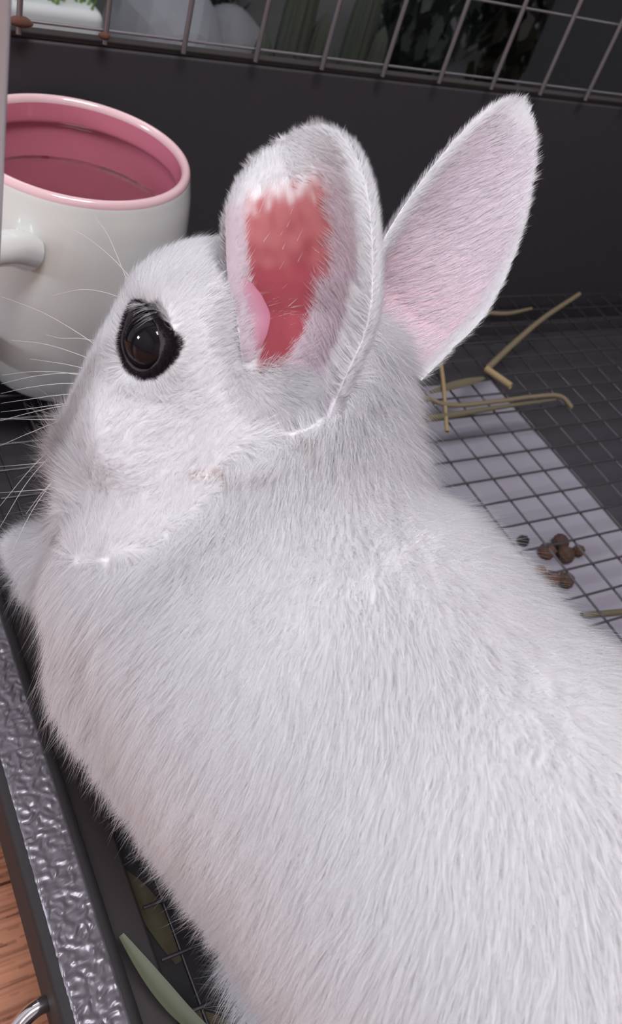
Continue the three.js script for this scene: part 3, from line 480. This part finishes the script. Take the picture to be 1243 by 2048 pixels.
{
  const g = new THREE.BufferGeometry();
  g.setAttribute('position', new THREE.BufferAttribute(new Float32Array(furSets.pos), 3)); g.setAttribute('normal', new THREE.BufferAttribute(new Float32Array(furSets.nor), 3)); g.setAttribute('color', new THREE.BufferAttribute(new Float32Array(furSets.col), 3));
  g.setIndex(new THREE.BufferAttribute(new Uint32Array(furSets.idx), 1));
  const fur = part('fur', g, std([1, 1, 1], 1, 0, { vertexColors: true, transmission: 0.4, specularIntensity: 0.2, thickness: 0, side: THREE.DoubleSide }), rabbit);
  tag(fur, 'soft white fur', null, null, 'stuff');
}
// ---- eye
{
  const eye = part('eye', new THREE.SphereGeometry(EYE_R, 64, 48), std([0.006, 0.005, 0.007], 0.03, 0, { ior: 1.38 }), rabbit); eye.position.copy(EYE_C); tag(eye, 'glossy black eye');
  const eye2 = part('eye', eye.geometry, eye.material, rabbit); eye2.position.copy(EYE2_C); tag(eye2, 'glossy black eye');
  const nose = new THREE.SphereGeometry(0.006, 24, 16); nose.scale(1.1, 0.7, 0.8); nose.translate(0.1195, 0.139, -0.2785); tag(part('nose', nose, std([0.6, 0.36, 0.37], 0.5), rabbit), 'small pink nose');
  tag(part('eyelid', lid, std([0.04, 0.028, 0.035], 0.75, 0, { side: THREE.DoubleSide }), rabbit), 'dark purplish brown eyelid');
}
// ---- whiskers
{
  const m = std([0.62, 0.58, 0.58], 0.5);
  for (const [i, w] of [
    [[0.0906, 0.1575, -0.2480], [0.0806, 0.1548, -0.2537], [0.0702, 0.1492, -0.2598]],
    [[0.0901, 0.1574, -0.2484], [0.0792, 0.1532, -0.2530], [0.0695, 0.1470, -0.2577]],
    [[0.0873, 0.1541, -0.2469], [0.0775, 0.1502, -0.2508], [0.0690, 0.1446, -0.2553]],
    [[0.0873, 0.1516, -0.2438], [0.0770, 0.1473, -0.2479], [0.0685, 0.1422, -0.2528]],
    [[0.0868, 0.1493, -0.2415], [0.0765, 0.1450, -0.2455], [0.0680, 0.1401, -0.2506]],
    [[0.0867, 0.1489, -0.2410], [0.0757, 0.1437, -0.2446], [0.0673, 0.1378, -0.2485]],
    [[0.0855, 0.1453, -0.2378], [0.0759, 0.1424, -0.2428], [0.0677, 0.1385, -0.2490]],
    [[0.0854, 0.1451, -0.2376], [0.0753, 0.1391, -0.2394], [0.0660, 0.1317, -0.2422]],
    [[0.0829, 0.1354, -0.2281], [0.0737, 0.1315, -0.2316], [0.0650, 0.1266, -0.2370]],
    [[0.0821, 0.1288, -0.2209], [0.0724, 0.1250, -0.2250], [0.0637, 0.1201, -0.2304]],
    [[0.0851, 0.1410, -0.2329], [0.0747, 0.1314, -0.2305], [0.0630, 0.1169, -0.2271]],
    [[0.0835, 0.1383, -0.2312], [0.0729, 0.1278, -0.2278], [0.0619, 0.1117, -0.2217]],
    [[0.0828, 0.1322, -0.2244], [0.0762, 0.1259, -0.2226], [0.0705, 0.1174, -0.2210]],
    [[0.0843, 0.1344, -0.2257], [0.0726, 0.1210, -0.2198], [0.0640, 0.1064, -0.2135]],
    [[0.0949, 0.1681, -0.2571], [0.0852, 0.1697, -0.2676], [0.0742, 0.1685, -0.2795]],
    [[0.0938, 0.1629, -0.2517], [0.0842, 0.1622, -0.2594], [0.0748, 0.1587, -0.2671]],
    [[0.1048, 0.1805, -0.2633], [0.0976, 0.1788, -0.2675], [0.0895, 0.1735, -0.2720]],
    [[0.1107, 0.1887, -0.2679], [0.1025, 0.1922, -0.2795], [0.0933, 0.1923, -0.2914]],
    [[0.1096, 0.1934, -0.2747], [0.1084, 0.1956, -0.2783], [0.1065, 0.1971, -0.2855]],
    [[0.0910, 0.1595, -0.2501], [0.0845, 0.1583, -0.2544], [0.0795, 0.1559, -0.2596]],
    [[0.0952, 0.1669, -0.2554], [0.0896, 0.1652, -0.2582], [0.0858, 0.1634, -0.2631]],
  ].entries()) {
    const a = A3(w[0]), r = a.clone().addScaledVector(a.clone().sub(A3(w[1])).normalize(), 0.012 + 0.0004 * i).lerp(MUZ, 0.12);
    part('whisker', tube([r, a, A3(w[1]), A3(w[2])], 0.00017, 24, 5, (t) => 1.05 - 0.75 * t), m, rabbit);
  }
}
renderer.render(scene, camera);
